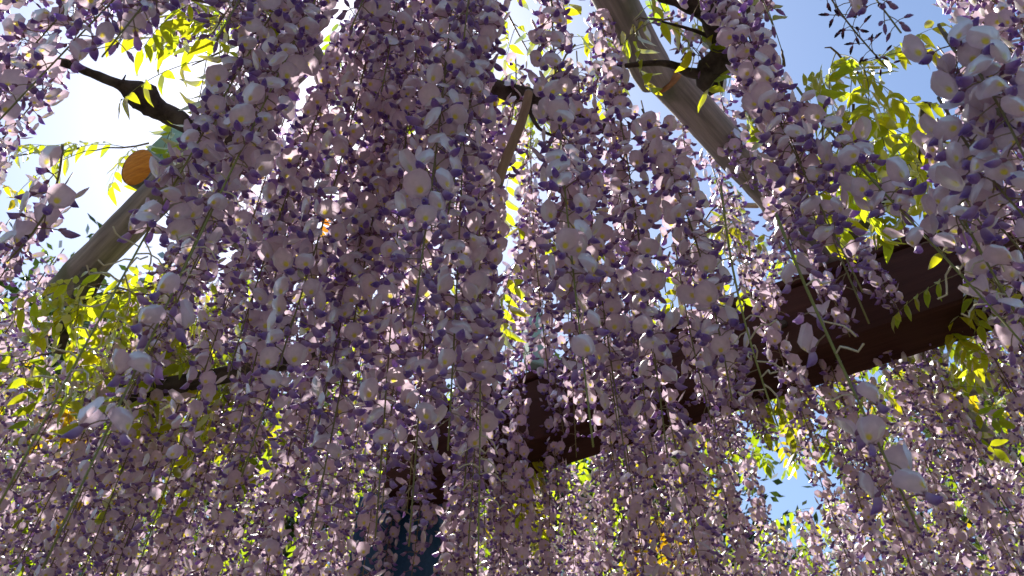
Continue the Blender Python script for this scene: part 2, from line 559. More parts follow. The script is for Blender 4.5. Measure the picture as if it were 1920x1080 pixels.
FLOWER_SPECS = [  # lean, size, fold, keel size, keel open, keel pale
    (-.15, 1.0, .8, 1.0, 1.0, .0), (-.40, 1.05, .5, 1.0, .9, .0), (.15, 1.0, 1.3, 1.05, 1.1, .10), (-.30, 1.1, .6, .9, .9, .0),
    (.05, .95, 2.6, 1.0, .8, .10), (.35, 1.0, 1.0, 1.0, 1.0, .15), (.10, .95, 4.2, 1.0, .7, .2)]


def flower_arrays(i, hi):
    r = random.Random(100 + i)
    le, sz, fo, ks, ko, kp = FLOWER_SPECS[i]
    b = banner(11 if hi else 7, (.17, .32, .68, 1.0) if hi else (.18, .34, 1.0), le, sz, fo, r)
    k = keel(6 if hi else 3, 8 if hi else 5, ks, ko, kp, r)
    return b, k


def geo_of(*parts):
    g = Geo()
    for (V, F, C), m in parts: g.add(V, F, C, m)
    return g


NF = len(FLOWER_SPECS)
LOW, MESH_LOW, MESH_BANNER, MESH_KEEL = [], [], [], []
for i in range(NF):
    b, k = flower_arrays(i, False)
    g = geo_of((b, 0), (k, 0)); pv = pedicel(3).arrays(); g.add(*pv)
    LOW.append(g.arrays()); MESH_LOW.append(g.mesh('flower', MATS_F))
    b, k = flower_arrays(i, True)
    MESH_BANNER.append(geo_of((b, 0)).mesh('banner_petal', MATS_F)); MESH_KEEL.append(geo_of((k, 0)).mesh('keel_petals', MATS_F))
# a half-open flower and a bud, indices NF and NF+1; a dark unopened bud NF+2; a bare pedicel NF+3
r0 = random.Random(7)
for spec in ((.6, None), (1.0, None), (.8, np.array((.05, .035, .075)))):
    g = Geo()
    if spec[0] == .6:
        k = keel(3, 5, 1.0, .9, .35, r0); g.add(k[0], k[1], k[2], 0)
    else:
        g.add(*bud(spec[0], r0, spec[1]), 0)
    g.add(*pedicel(3, L=.018).arrays())
    LOW.append(g.arrays()); MESH_LOW.append(g.mesh('flower', MATS_F))
g = pedicel(4, 1.0, False, .021, np.array((.62, .57, .42)))
LOW.append(g.arrays()); MESH_LOW.append(g.mesh('flower_stalk', MATS_F))
MESH_PED = pedicel(4).mesh('flower', MATS_F)


def raceme_layout(L, style, r, bend=.02, tail=0.0):
    """Stem points (downwards from the origin) and a list of (flower kind, matrix)."""
    n = max(8, int(L / .05))
    ph, ph2, am = r.uniform(0, 6.3), r.uniform(0, 6.3), bend * r.uniform(.4, 1.2)
    pts = [Vector((am * math.sin(2.2 * k / n + ph) - am * math.sin(ph), am * math.cos(1.7 * k / n + ph2) - am * math.cos(ph2), -L * k / n)) for k in range(n + 1)]
    steps = {'full': .0078, 'loose': .0130, 'sparse': .020, 'spent': .013, 'bud': .0085}
    whole, z = style, .03 + .06 * L
    az = r.uniform(0, 6.28)
    fl = []
    tipz = {'full': .985, 'loose': .97, 'sparse': .93, 'spent': .92, 'bud': .995}[style]
    while z < L * tipz:
        style = whole if z > L - tail or whole not in ('sparse', 'spent') else 'full'
        t = z / L
        u = t * n; i = min(int(u), n - 1)
        p = pts[i].lerp(pts[i + 1], u - i)
        az += 2.4 + r.uniform(-.5, .5)
        if style == 'spent': kind = NF + 3 if r.random() < .88 else NF
        elif style == 'bud': kind = NF + 2
        elif style == 'sparse': kind = (NF + 3 if r.random() < .35 else (r.choice((4, 6, 6, 6, 4)) if r.random() < .85 else NF))
        else:
            q = r.random()
            if t > .93 and whole in ('full', 'loose'): kind = NF + 1 if q < .6 else NF
            elif t > .82 and whole in ('full', 'loose'): kind = NF if q < .3 else r.randrange(NF)
            else: kind = NF if q < .05 else r.choice((0, 0, 1, 1, 2, 3, 3, 4, 5, 6))
        s = r.uniform(.90, 1.15) * (1 if t < .85 else 1 - 1.8 * (t - .85))
        if style == 'bud': s = 1.55 - .95 * t
        if style in ('sparse', 'spent'): s = r.uniform(.8, 1.02)
        pitch = r.gauss(.22, .30) - (.45 if style == 'bud' else 0) + (.25 if style == 'sparse' else 0)
        m = Matrix.Translation(p) @ Matrix.Rotation(az, 4, 'Z') @ Matrix.Rotation(pitch, 4, 'Y') @ Matrix.Rotation(r.gauss(0, .38), 4, 'X') @ Matrix.Diagonal((s * r.uniform(.95, 1.25), s, s, 1))
        fl.append((kind, m))
        z += steps[style] * r.uniform(.5, 1.5)
    return pts, fl


def stem_mesh(pts, style, L):
    col = {'full': BROWN, 'loose': BROWN * .9 + STEMC * .1, 'sparse': STEMC * 1.15, 'spent': STEMC * 1.5, 'bud': BROWN * .6}[style]
    V, F = tube(pts, [.0019 - .0009 * k / (len(pts) - 1) for k in range(len(pts))], 5, True)
    zz = np.clip(-V[:, 2] / L, 0, 1)[:, None]
    C = col * (1 - .6 * zz) + STEMC * 1.2 * .6 * zz
    return make_mesh('stem', V, F, C, np.ones(len(F)), MATS_F)


# ------------------------------------------------------------------ where blossom leaves the sky, the beam and the logs open
def inside(x, y, poly):
    c = False; j = len(poly) - 1
    for i in range(len(poly)):
        xi, yi = poly[i]; xj, yj = poly[j]
        if (yi > y) != (yj > y) and x < (xj - xi) * (y - yi) / (yj - yi) + xi: c = not c
        j = i
    return c


OPEN = [  # polygon, only things nearer than this, share of racemes that hang there all the same
    ([(205, 85), (300, 95), (385, 60), (372, 215), (335, 250), (330, 410), (150, 560), (110, 520), (235, 372), (225, 300), (130, 300), (100, 215)], 9, .0),
    ([(0, 40), (215, 80), (110, 300), (0, 420)], 9, .15),
    ([(1425, 0), (1725, 0), (1715, 160), (1735, 300), (1730, 425), (1680, 455), (1610, 400), (1570, 250), (1490, 190), (1440, 130)], 9, .0),
    ([(1290, 0), (1425, 0), (1395, 190), (1300, 190)], 1.7, .2),
    ([(1400, 590), (1680, 455), (1760, 425), (1800, 560), (1920, 480), (1920, 600), (1400, 770)], 2.1, .04),
    ([(1680, 640), (1800, 640), (1810, 760), (1740, 740)], 2.3, .25),
    ([(945, 745), (1080, 745), (1080, 880), (950, 920)], 2.2, .12),
    ([(1190, 90), (1300, 150), (1500, 400), (1420, 400), (1200, 190)], 1.9, .03),
    ([(905, 20), (1060, 20), (1060, 320), (960, 330), (915, 250)], 9, .10),
    ([(1060, 20), (1300, 30), (1320, 500), (1120, 520), (1060, 330)], 9, .20),
    ([(635, 250), (725, 270), (700, 355), (630, 350)], 9, .12),
    ([(90, 560), (480, 560), (490, 800), (300, 870), (50, 740)], 1.25, .5),
    ([(660, 900), (820, 900), (820, 1080), (660, 1080)], 2.5, .6),
    ([(1400, 870), (1510, 860), (1510, 965), (1400, 965)], 9, .12),
    ([(985, 590), (1030, 590), (1035, 730), (985, 730)], 2.2, .3),
    ([(940, 925), (1060, 905), (1060, 990), (960, 990)], 2.2, .3),
]


def blocked(p, passes):
    q = project(p)
    if q is None: return False
    for i, (poly, dm, share) in enumerate(OPEN):
        if not passes[i] and q[2] < dm and inside(q[0], q[1], poly): return True
    return False


def beam_side(p):
    return (Vector((p.x, p.y, 0)) - Vector((b0.x, b0.y, 0))).dot(bn)


# hand-placed racemes: a pixel on the stem's tip, distance of the tip, top height, style, label, lean
ROOF = 1.92
HAND = [  # tip pixel, its distance, style, length of the sparse tail, label, whole length (0: up to the trellis)
    ((1682, 972), .72, 'sparse', .34, 'nearly bare raceme tip on a green stalk dangling past the brown beam underside', 0),
    ((1800, 740), .85, 'sparse', .24, 'raceme with a thin scattered tail beside the far grey pole', 0),
    ((1985, 650), .90, 'sparse', .22, 'raceme with a thin scattered tail over the broad face of the brown beam', 0),
    ((1500, 800), .95, 'spent', .40, 'brown spent raceme stalk with bare threads against the brown beam', 0),
    ((1712, 165), 1.15, 'bud', 0, 'dark raceme of small unopened buds against the blue sky', .55),
    ((60, 965), .78, 'spent', .36, 'long pale green spent raceme stalk with curled white threads over green leaves', 0),
    ((150, 1085), .70, 'sparse', .52, 'blurred pale raceme stalk with the thickest curled threads and few mauve blossoms', 0),
    ((815, 1110), .95, 'spent', .28, 'spent green raceme stalk with white threads beside the blue tarpaulin', 0),
    ((1135, 860), .75, 'sparse', .20, 'blurred green raceme stalk at the edge of the dense curtain', 0),
    ((1985, 300), .82, 'full', 0, 'large white wisteria raceme before the curved dark branch', .42),
    ((1930, 235), .88, 'full', 0, 'large white wisteria raceme before the curved dark branch', .38),
    ((1960, 440), .85, 'full', 0, 'bright raceme hanging between the largest white blossoms and the brown beam', 0),
    ((1850, 470), 1.0, 'full', 0, 'bright raceme hanging between the largest white blossoms and the brown beam', 0),
    ((1925, 520), 1.05, 'loose', 0, 'bright raceme hanging between the largest white blossoms and the brown beam', 0),
    ((1625, 565), .95, 'full', 0, 'lit raceme ending just over the face of the brown beam', 0),
    ((1550, 475), 1.15, 'full', 0, 'lit raceme ending just over the face of the brown beam', 0),
    ((1695, 600), .95, 'loose', 0, 'lit raceme ending just over the face of the brown beam', 0),
    ((1890, 400), 1.10, 'full', 0, 'bright raceme hanging between the largest white blossoms and the brown beam', 0),
    ((2000, 560), 1.10, 'full', 0, 'bright raceme hanging between the largest white blossoms and the brown beam', 0),
    ((1340, 790), 1.0, 'full', 0, 'raceme hanging where the brown beam goes behind the curtain', 0),
    ((1270, 840), 1.0, 'full', 0, 'raceme hanging where the brown beam goes behind the curtain', 0),
    ((1185, 905), 1.15, 'full', 0, 'raceme hanging where the brown beam goes behind the curtain', 0),
    ((1225, 770), 1.2, 'loose', 0, 'raceme hanging where the brown beam goes behind the curtain', 0),
    ((1385, 770), 1.2, 'loose', 0, 'raceme hanging where the brown beam goes behind the curtain', 0),
    ((1115, 790), 1.25, 'loose', 0, 'raceme hanging over the inner end of the brown beam', 0),
    ((905, 960), 1.2, 'full', 0, 'raceme hanging over the inner end of the brown beam', 0),
    ((860, 1010), 1.1, 'full', 0, 'raceme hanging over the inner end of the brown beam', 0),
    ((430, 905), .92, 'full', 0, 'full raceme in the thick of the curtain beside the sunlit leaves', 0),
    ((470, 700), 1.10, 'full', 0, 'full raceme in the thick of the curtain beside the sunlit leaves', 0),
    ((545, 830), 1.05, 'full', 0, 'full raceme in the thick of the curtain beside the sunlit leaves', 0),
    ((520, 1010), .95, 'full', 0, 'full raceme in the thick of the curtain beside the sunlit leaves', 0),
    ((610, 960), .88, 'full', 0, 'full raceme in the thick of the curtain between sunlit leaves and tarpaulin', 0),
    ((665, 760), 1.00, 'full', 0, 'full raceme in the thick of the curtain between sunlit leaves and tarpaulin', 0),
    ((735, 640), .80, 'full', 0, 'large-blossomed raceme in the middle of the thick curtain', 0),
    ((790, 820), .82, 'full', 0, 'large-blossomed raceme in the middle of the thick curtain', 0),
    ((700, 1030), .90, 'full', 0, 'full raceme in the thick of the curtain between sunlit leaves and tarpaulin', 0),
    ((400, 480), .95, 'loose', 0, 'loose raceme with its tip level with the orange-ended log', 0),
    ((-10, 440), 1.05, 'loose', 0, 'dark loose raceme against the pale sky beside the knotted branch', 0),
    ((10, 260), 1.0, 'loose', 0, 'dark loose raceme against the pale sky beside the knotted branch', 0),
]
rac = []     # hang point, length, style, label, group, distance of the lower half
for (px, py), dd, st, tail, lab, whole_len in HAND:
    tip = at(px, py, dd)
    top = Vector((tip.x, tip.y, tip.z + whole_len if whole_len else CAMZ + ROOF + rng.uniform(-.06, .05)))
    L = .06                                            # its shoot hangs lower where the sky or the pole shows above it
    while L < (top - tip).length and not any(dd < OPEN[k][1] and (lambda q: q and inside(q[0], q[1], OPEN[k][0]))(project(tip + Vector((e, 0, L + .03)))) for k in (0, 2, 7) for e in ((-.02,) if k == 2 else (0,)) if st != 'bud'): L += .03
    top = tip + Vector((0, 0, min(L, top.z - tip.z)))
    rac.append([top, (top - tip).length, st, lab, 'HAND', dd, tail])

MARKS = [((240, 185), 1.95, 'the knotted branch'), ((275, 325), 2.3, 'the orange-ended log'), ((170, 500), 2.3, 'the lower end of the grey log'),
         ((330, 230), 2.3, 'the pale green block'), ((650, 400), 2.2, 'the bronze leaves'), ((690, 200), 1.75, 'the leaf gap in the curtain'),
         ((960, 250), 1.55, 'the pale bare stick'), ((1000, 640), 2.1, 'the teal post end'), ((1200, 110), 1.9, 'the lapped pole ends'),
         ((1345, 90), 1.75, 'the thick vine stem'), ((1400, 310), 1.95, 'the grey pole'), ((1690, 330), 1.75, 'the slim branch'),
         ((1860, 180), 1.2, 'the curved branch'), ((1050, 830), 2.1, 'the inner end of the beam'), ((1550, 640), 2.0, 'the middle of the brown beam'),
         ((1860, 540), 1.9, 'the broad end of the brown beam'), ((735, 1000), 2.55, 'the blue tarpaulin'), ((1760, 720), 2.5, 'the far grey pole'),
         ((400, 680), 1.7, 'the sunlit leaves'), ((130, 620), 1.35, 'the deep green leaves'), ((300, 960), 2.9, 'the yellow leaves'),
         ((1455, 915), 3.2, 'the low patch of sky'), ((620, 700), 2.1, 'the dark cane')]


def raceme_label(mid, L, st):
    q = project(mid)
    m = min(MARKS, key=lambda k: math.hypot(k[0][0] - q[0], k[0][1] - q[1]) + 90 * abs(k[1] - q[2]))
    rel = 'in front of' if q[2] < m[1] - .25 else 'behind' if q[2] > m[1] + .25 else 'beside'
    size = 'long' if L > 1.0 else 'short' if L < .65 else 'middling'
    look = 'dense lilac' if st == 'full' else 'loose lilac'
    return '%s, %s wisteria raceme hanging %s %s' % (size, look, rel, m[2])


# the rest of the curtain: hang points spread over the trellis
pts = []
cells = {}


def spaced(x, y, dmin):
    ci, cj = int(x // .1), int(y // .1)
    for a in range(ci - 2, ci + 3):
        for b in range(cj - 2, cj + 3):
            for (u, v) in cells.get((a, b), ()):
                if (u - x) ** 2 + (v - y) ** 2 < dmin * dmin: return False
    return True


for top, L, *_ in rac:
    cells.setdefault((int(top.x // .1), int(top.y // .1)), []).append((top.x, top.y))
tries = 0
while tries < 16000:
    tries += 1
    y = rng.uniform(.25, 3.7)
    x = rng.uniform(-1, 1) * (.75 + .68 * y)
    hd = math.hypot(x, y)
    dmin = .088 if hd < 1.3 else .105 if hd < 2.2 else .125
    if not spaced(x, y, dmin): continue
    top = Vector((x, y, CAMZ + rng.uniform(1.72, 2.02)))
    L = max(.35, min(1.5, rng.gauss(.92, .24)))
    # nothing closer to the lens than about half a metre
    while L > .3 and (top + Vector((0, 0, -L)) - C0).length < .76 + .28 * ((x * 7.3 + y * 3.1) % 1): L -= .05
    passes = [rng.random() < s for _, _, s in OPEN]
    # shorten it until it leaves the openings free
    zs = 0.0; ok_len = 0.0; hit = False
    while zs <= L:
        p = top + Vector((0, 0, -zs))
        if any(blocked(p + Vector(q), passes) for q in ((0, 0, 0), (.045, 0, 0), (-.045, 0, 0), (0, 0, -.04), (0, -.045, 0))):
            hit = True; break
        ok_len = zs; zs += .05
    if hit: L = ok_len
    if L < .28: continue
    # keep only what can be seen
    seen = False
    for k in range(9):
        q = project(top + Vector((0, 0, -L * k / 8)))
        if q and -40 < q[0] < 1960 and -40 < q[1] < 1120: seen = True
    if not seen: continue
    cells.setdefault((int(x // .1), int(y // .1)), []).append((x, y))
    mid = top + Vector((0, 0, -L * .7))
    dist = (mid - C0).length
    q = project(mid)
    st = 'full' if rng.random() < .8 else 'loose'
    lab = raceme_label(mid, L, st)
    rac.append([top, L, st, lab, lab, dist, 0.0])

# where several would share a label, also name the landmark next nearest to each
SHORT = {'the lower end of the grey log': 'the grey log', 'the leaf gap in the curtain': 'the leaf gap', 'the inner end of the beam': 'the beam end',
         'the middle of the brown beam': 'the brown beam', 'the broad end of the brown beam': 'the brown beam', 'the low patch of sky': 'the sky patch'}
n_same = {}
for a in rac[len(HAND):]: n_same[a[3]] = n_same.get(a[3], 0) + 1
for a in rac[len(HAND):]:
    if n_same[a[3]] > 2:
        q = project(a[0] + Vector((0, 0, -a[1] * .7)))
        m1, m2 = sorted(MARKS, key=lambda k: math.hypot(k[0][0] - q[0], k[0][1] - q[1]) + 90 * abs(k[1] - q[2]))[:2]
        rel = 'before' if q[2] < m1[1] - .25 else 'behind' if q[2] > m1[1] + .25 else 'beside'
        size = 'long' if a[1] > 1.0 else 'short' if a[1] < .65 else 'middling'
        a[3] = a[4] = '%s %s wisteria raceme %s %s, towards %s' % (size, 'dense' if a[2] == 'full' else 'loose', rel, SHORT.get(m1[2], m1[2]) if len((m1[2] + ' ' + SHORT.get(m2[2], m2[2])).split()) > 10 else m1[2], SHORT.get(m2[2], m2[2]))
rac_hand = rac[:len(HAND)]
rest = sorted(rac[len(HAND):], key=lambda a: a[5])
print('racemes', len(rac))
N_SUB, N_FLOWER, N_TOTAL = 12, 78, 300
ordered = rac_hand + rest
things, mass = ordered[:N_TOTAL], ordered[N_TOTAL:]

# shared shapes for the farther racemes
VARI = []
for vi in range(14):
    r = random.Random(500 + vi)
    L = (.4, .55, .7, .85, 1.0, 1.15, 1.3)[vi % 7]
    p_, f_ = raceme_layout(L, 'full' if vi < 9 else 'loose', r)
    g = Geo()
    for k, m in f_: g.place(LOW[k], m, r.uniform(.85, 1.1))
    VARI.append((L, stem_mesh(p_, 'full', L), g.mesh('blossom', MATS_F), g.arrays()))


def in_frame(p, mg=70):
    q = project(p)
    return q is not None and -mg < q[0] < 1920 + mg and -mg < q[1] < 1080 + mg


def build_full(top, L, st, tail, r, root, sub):
    pts_, fl = raceme_layout(L, st, r, .03, tail)
    link('stem', stem_mesh(pts_, st, L), root)
    off = Geo(); noff = 0
    for k, m in fl:
        wp = top + m.translation
        if not in_frame(wp):
            off.place(LOW[k], m); noff += 1
            continue
        if sub and k < NF:
            f = link('flower', MESH_PED, root, m)
            link('banner_petal', MESH_BANNER[k], f); link('keel_petals', MESH_KEEL[k], f)
        else:
            link('flower' if k < NF + 3 else 'flower_stalk', MESH_LOW[k], root, m)
    if noff:
        tag(link('blossom', off.mesh('blossom', MATS_F), root), kind='stuff')


for i, (top, L, st, lab, grp, dist, tail) in enumerate(things):
    nm = {'bud': 'bud_raceme', 'spent': 'spent_raceme'}.get(st, 'wisteria_raceme')
    root = empty(nm, top)
    g_ = grp if grp != 'HAND' else None
    if grp == 'HAND' and sum(1 for h in HAND if h[4] == lab) > 1: g_ = lab
    tag(root, lab, 'flower raceme', g_)
    r = random.Random(1000 + i)
    if i < len(HAND) + N_FLOWER:
        build_full(top, L, st, tail, r, root, i < len(HAND) or i < len(HAND) + N_SUB)
    else:
        cand = [v for v in VARI if abs(v[0] - L) < .11] or [min(VARI, key=lambda v: abs(v[0] - L))]
        v = r.choice(cand)
        root.rotation_euler = (0, 0, r.uniform(0, 6.28))
        root.scale = (1, 1, L / v[0])
        link('stem', v[1], root)
        tag(link('blossom', v[2], root), kind='stuff')
if mass:
    g = Geo()
    for i, (top, L, *_) in enumerate(mass):
        r = random.Random(4000 + i)
        v = min(VARI, key=lambda v: abs(v[0] - L) + r.uniform(0, .08))
        g.place(v[3], Matrix.Translation(top) @ Matrix.Rotation(r.uniform(0, 6.28), 4, 'Z') @ Matrix.Diagonal((1, 1, L / v[0], 1)), r.uniform(.9, 1.06))
    tag(link('distant_wisteria', g.mesh('distant_wisteria', MATS_F)), 'mass of distant small wisteria blossom in the shade at the back', 'blossom', kind='stuff')

# ------------------------------------------------------------------ leaves
LG = np.array((.22, .31, .022)); LG2 = np.array((.35, .44, .03)); LY = np.array((.42, .33, .02)); LB = np.array((.30, .15, .03))


def leaflet_arrays(r, col, n=5):
    V, C, F = [], [], []
    dr, tw, fo = r.uniform(.1, .5), r.uniform(-.25, .25), r.uniform(.15, .4)
    for i in range(n + 1):
        t = i / n
        x = .052 * t
        w = .0105 * (math.sin(math.pi * min(1, t ** .75)) ** .85) * (1 - .1 * t) + .0002
        z = -dr * .05 * t * t + .002 * math.sin(7 * t + tw * 10)
        s = tw * t * 2
        for k in (-1, 0, 1):
            V.append((x, k * w * math.cos(s), z + abs(k) * w * fo + k * w * math.sin(s)))
            C.append(col * (1.05 if k else .90))
        if i:
            a, b = (i - 1) * 3, i * 3
            for k in (0, 1): F += [(a + k, b + k, b + k + 1), (a + k, b + k + 1, a + k + 1)]
    return np.array(V), np.array(F), np.array(C)


def leaf_set(col, seed):
    r = random.Random(seed)
    return [geo_of((leaflet_arrays(r, col), 0)).arrays() for _ in range(4)]


LSET = {'g': leaf_set(LG, 1), 'l': leaf_set(LG2, 2), 'y': leaf_set(LY, 3), 'b': leaf_set(LB, 4)}
LMESH = {k: [make_mesh('leaflet', a[0], a[1], a[2], a[3], MATS_L) for a in v] for k, v in LSET.items()}


def compound(r, L):
    """A pinnate leaf along +x that droops: rachis points and leaflet matrices."""
    n = 10; sag = r.uniform(.25, .9)
    P = []; p = Vector((0, 0, 0)); a = r.uniform(-.2, .35)
    for k in range(n + 1):
        P.append(p.copy()); a -= sag / n * 1.4
        p = p + Vector((math.cos(a), 0, math.sin(a))) * (L / n)
    ms = []
    pairs = r.choice((4, 5, 6))
    for k in range(pairs):
        t = .22 + .72 * k / (pairs - 1)
        i = min(int(t * n), n - 1); q = P[i].lerp(P[i + 1], t * n - i)
        sc = r.uniform(.85, 1.15) * (1 - .25 * abs(t - .55))
        for s in (-1, 1):
            ms.append(Matrix.Translation(q) @ Matrix.Rotation(s * r.uniform(.85, 1.2), 4, 'Z') @ Matrix.Rotation(r.uniform(.1, .75), 4, 'Y') @ Matrix.Rotation(r.gauss(0, .3), 4, 'X') @ Matrix.Scale(sc, 4))
    ms.append(Matrix.Translation(P[-1]) @ Matrix.Rotation(-a + .1, 4, 'Y') @ Matrix.Scale(1.1, 4))
    return P, ms


COMP = []
for k in range(6):
    r = random.Random(60 + k)
    P, ms = compound(r, r.uniform(.17, .24))
    V, F = tube(P, [.0011 - .0005 * i / 10 for i in range(11)], 4, False)
    COMP.append((make_mesh('compound_leaf', V, F, np.tile(STEMC * 1.2, (len(V), 1)), np.ones(len(F)), MATS_L), (V, F, np.tile(STEMC * 1.2, (len(V), 1)), np.ones(len(F), int)), ms))

SHOOTS = [  # pixel, distance, number of leaves, spread in metres, colour set, label
    (1685, 215, 1.60, 10, .10, 'l', 'bright yellow-green leafy shoot against the blue sky above the slim branch'),
    (1690, 290, 1.60, 10, .10, 'l', 'bright yellow-green leafy shoot against the blue sky above the slim branch'),
    (1640, 270, 1.60, 9, .10, 'l', 'bright yellow-green leafy shoot against the blue sky above the slim branch'),
    (1690, 305, 2.0, 9, .09, 'g', 'green leafy shoot beside the slim branch just over the brown beam'),
    (1725, 345, 2.05, 9, .09, 'l', 'green leafy shoot beside the slim branch just over the brown beam'),
    (1500, 170, 1.60, 2, .05, 'g', 'small green leafy shoot at the edge of the blue sky'),
    (1370, 70, 1.85, 4, .08, 'l', 'leafy shoot sprouting from the thick vine stem'),
    (1270, 80, 1.85, 4, .08, 'l', 'leafy shoot sprouting from the thick vine stem'),
    (1390, 160, 1.70, 4, .08, 'g', 'leafy shoot sprouting from the thick vine stem'),
    (325, 45, 1.50, 4, .06, 'l', 'glowing leafy shoot in the pale sky over the knotted branch'),
    (410, 90, 1.60, 4, .08, 'l', 'glowing leafy shoot in the pale sky over the knotted branch'),
    (440, 10, 1.60, 4, .08, 'l', 'glowing leafy shoot in the pale sky over the knotted branch'),
    (300, 228, 2.3, 2, .03, 'l', 'tiny pale leafy shoot under the knotted branch'),
    (215, 320, 2.5, 4, .10, 'l', 'pale green leafy shoot beyond the orange-ended log'),
    (150, 330, 2.5, 4, .10, 'l', 'pale green leafy shoot beyond the orange-ended log'),
    (690, 190, 1.75, 6, .09, 'g', 'green leafy shoot glimpsed through the dense curtain'),
    (650, 430, 2.2, 5, .12, 'b', 'bronze young leafy shoot glimpsed through the dense curtain'),
    (980, 220, 2.0, 7, .10, 'l', 'green leafy shoot hanging by the pale bare stick'),
    (950, 60, 2.0, 6, .10, 'l', 'green leafy shoot hanging by the pale bare stick'),
    (1060, 130, 2.0, 5, .09, 'l', 'green leafy shoot hanging by the pale bare stick'),
    (1170, 200, 2.1, 5, .10, 'g', 'green leafy shoot behind the lapped grey poles'),
    (1010, 500, 1.95, 6, .08, 'l', 'green leafy shoot above the teal post end'),
    (1240, 530, 2.1, 6, .08, 'l', 'green leafy shoot above the brown beam behind the curtain'),
    (1420, 430, 2.1, 6, .12, 'l', 'green leafy shoot behind the grey pole over the beam'),
    (215, 640, 2.3, 6, .10, 'g', 'deep green leafy shoot under the long grey log'),
    (100, 730, 2.3, 5, .08, 'g', 'deep green leafy shoot under the long grey log'),
    (290, 620, 2.1, 8, .14, 'l', 'sunlit leafy shoot behind the pale spent stalk'),
    (400, 650, 2.2, 9, .15, 'l', 'sunlit leafy shoot behind the pale spent stalk'),
    (430, 740, 2.2, 9, .15, 'g', 'sunlit leafy shoot behind the pale spent stalk'),
    (350, 800, 2.2, 8, .15, 'l', 'sunlit leafy shoot behind the pale spent stalk'),
    (500, 580, 2.2, 6, .12, 'l', 'sunlit leafy shoot behind the pale spent stalk'),
    (330, 690, 2.1, 9, .14, 'l', 'sunlit leafy shoot behind the pale spent stalk'),
    (235, 700, 2.1, 8, .12, 'l', 'sunlit leafy shoot behind the pale spent stalk'),
    (410, 780, 2.1, 9, .13, 'l', 'sunlit leafy shoot behind the pale spent stalk'),
    (630, 590, 1.90, 5, .10, 'l', 'sunlit leafy shoot deep inside the dense curtain'),
    (480, 850, 2.2, 6, .14, 'g', 'shaded leafy shoot low behind the curtain'),
    (1010, 880, 2.4, 9, .13, 'l', 'sunlit leafy shoot right under the brown beam'),
    (1460, 740, 2.6, 8, .15, 'l', 'leafy shoot beyond the brown beam'),
    (1570, 750, 2.5, 8, .15, 'g', 'leafy shoot beyond the brown beam'),
    (1640, 800, 2.5, 8, .16, 'g', 'leafy shoot beyond the brown beam'),
    (1820, 760, 2.5, 8, .13, 'l', 'bright leafy shoot beyond the brown beam by the far grey pole'),
    (1770, 840, 2.7, 7, .14, 'g', 'leafy shoot beyond the brown beam'),
    (1895, 600, 2.3, 8, .12, 'l', 'bright leafy shoot close under the beam at the far pole'),
    (300, 930, 2.9, 7, .16, 'y', 'yellow leafy shoot far behind the blossom'),
    (25, 810, 2.6, 6, .12, 'y', 'yellow leafy shoot far behind the blossom'),
    (1300, 1030, 3.1, 8, .18, 'y', 'yellow leafy shoot far behind the blossom'),
    (90, 1000, 2.9, 6, .15, 'g', 'shaded leafy shoot low behind the curtain'),
    (1720, 720, 2.7, 6, .1, 'l', 'bright leafy shoot beyond the brown beam by the far grey pole'),
]
lab_n = {}
for s in SHOOTS: lab_n[s[6]] = lab_n.get(s[6], 0) + 1
for i, (px, py, dd, n, sp, cs, lab) in enumerate(SHOOTS):
    r = random.Random(7000 + i)
    c = at(px, py, dd)
    base = c + Vector((r.uniform(-.5, .5) * sp, 0, sp * .9 + .05))
    o = tag(empty('leafy_shoot', base), lab, 'leafy shoot', lab if lab_n[lab] > 1 else None)
    tw = [Vector((0, 0, 0))]
    dirv = Vector((r.uniform(-1, 1), r.uniform(-.6, .6), r.uniform(-.5, .1))).normalized()
    for k in range(5):
        dirv = (dirv + Vector((r.uniform(-.3, .3), r.uniform(-.3, .3), r.uniform(-.35, .1)))).normalized()
        tw.append(tw[-1] + dirv * sp * .38)
    V, F = tube(tw, [.0028, .0026, .0023, .002, .0016, .001], 6)
    link('twig', make_mesh('twig', V, F, np.tile(BROWN, (len(V), 1)), np.ones(len(F)), MATS_L), o)
    for k in range(n):
        u = r.uniform(0, 4.99); q = tw[int(u)].lerp(tw[int(u) + 1], u % 1)
        me, _, ms = COMP[r.randrange(6)]
        az = r.uniform(0, 6.28)
        lf = link('compound_leaf', me, o, Matrix.Translation(q) @ Matrix.Rotation(az, 4, 'Z') @ Matrix.Rotation(r.uniform(.2, 1.25), 4, 'Y') @ Matrix.Rotation(r.gauss(0, .4), 4, 'X') @ Matrix.Scale(r.uniform(.75, 1.1), 4))
        for m in ms:
            if r.random() < .06: continue
            link('leaflet', LMESH[cs][r.randrange(4)], lf, m)

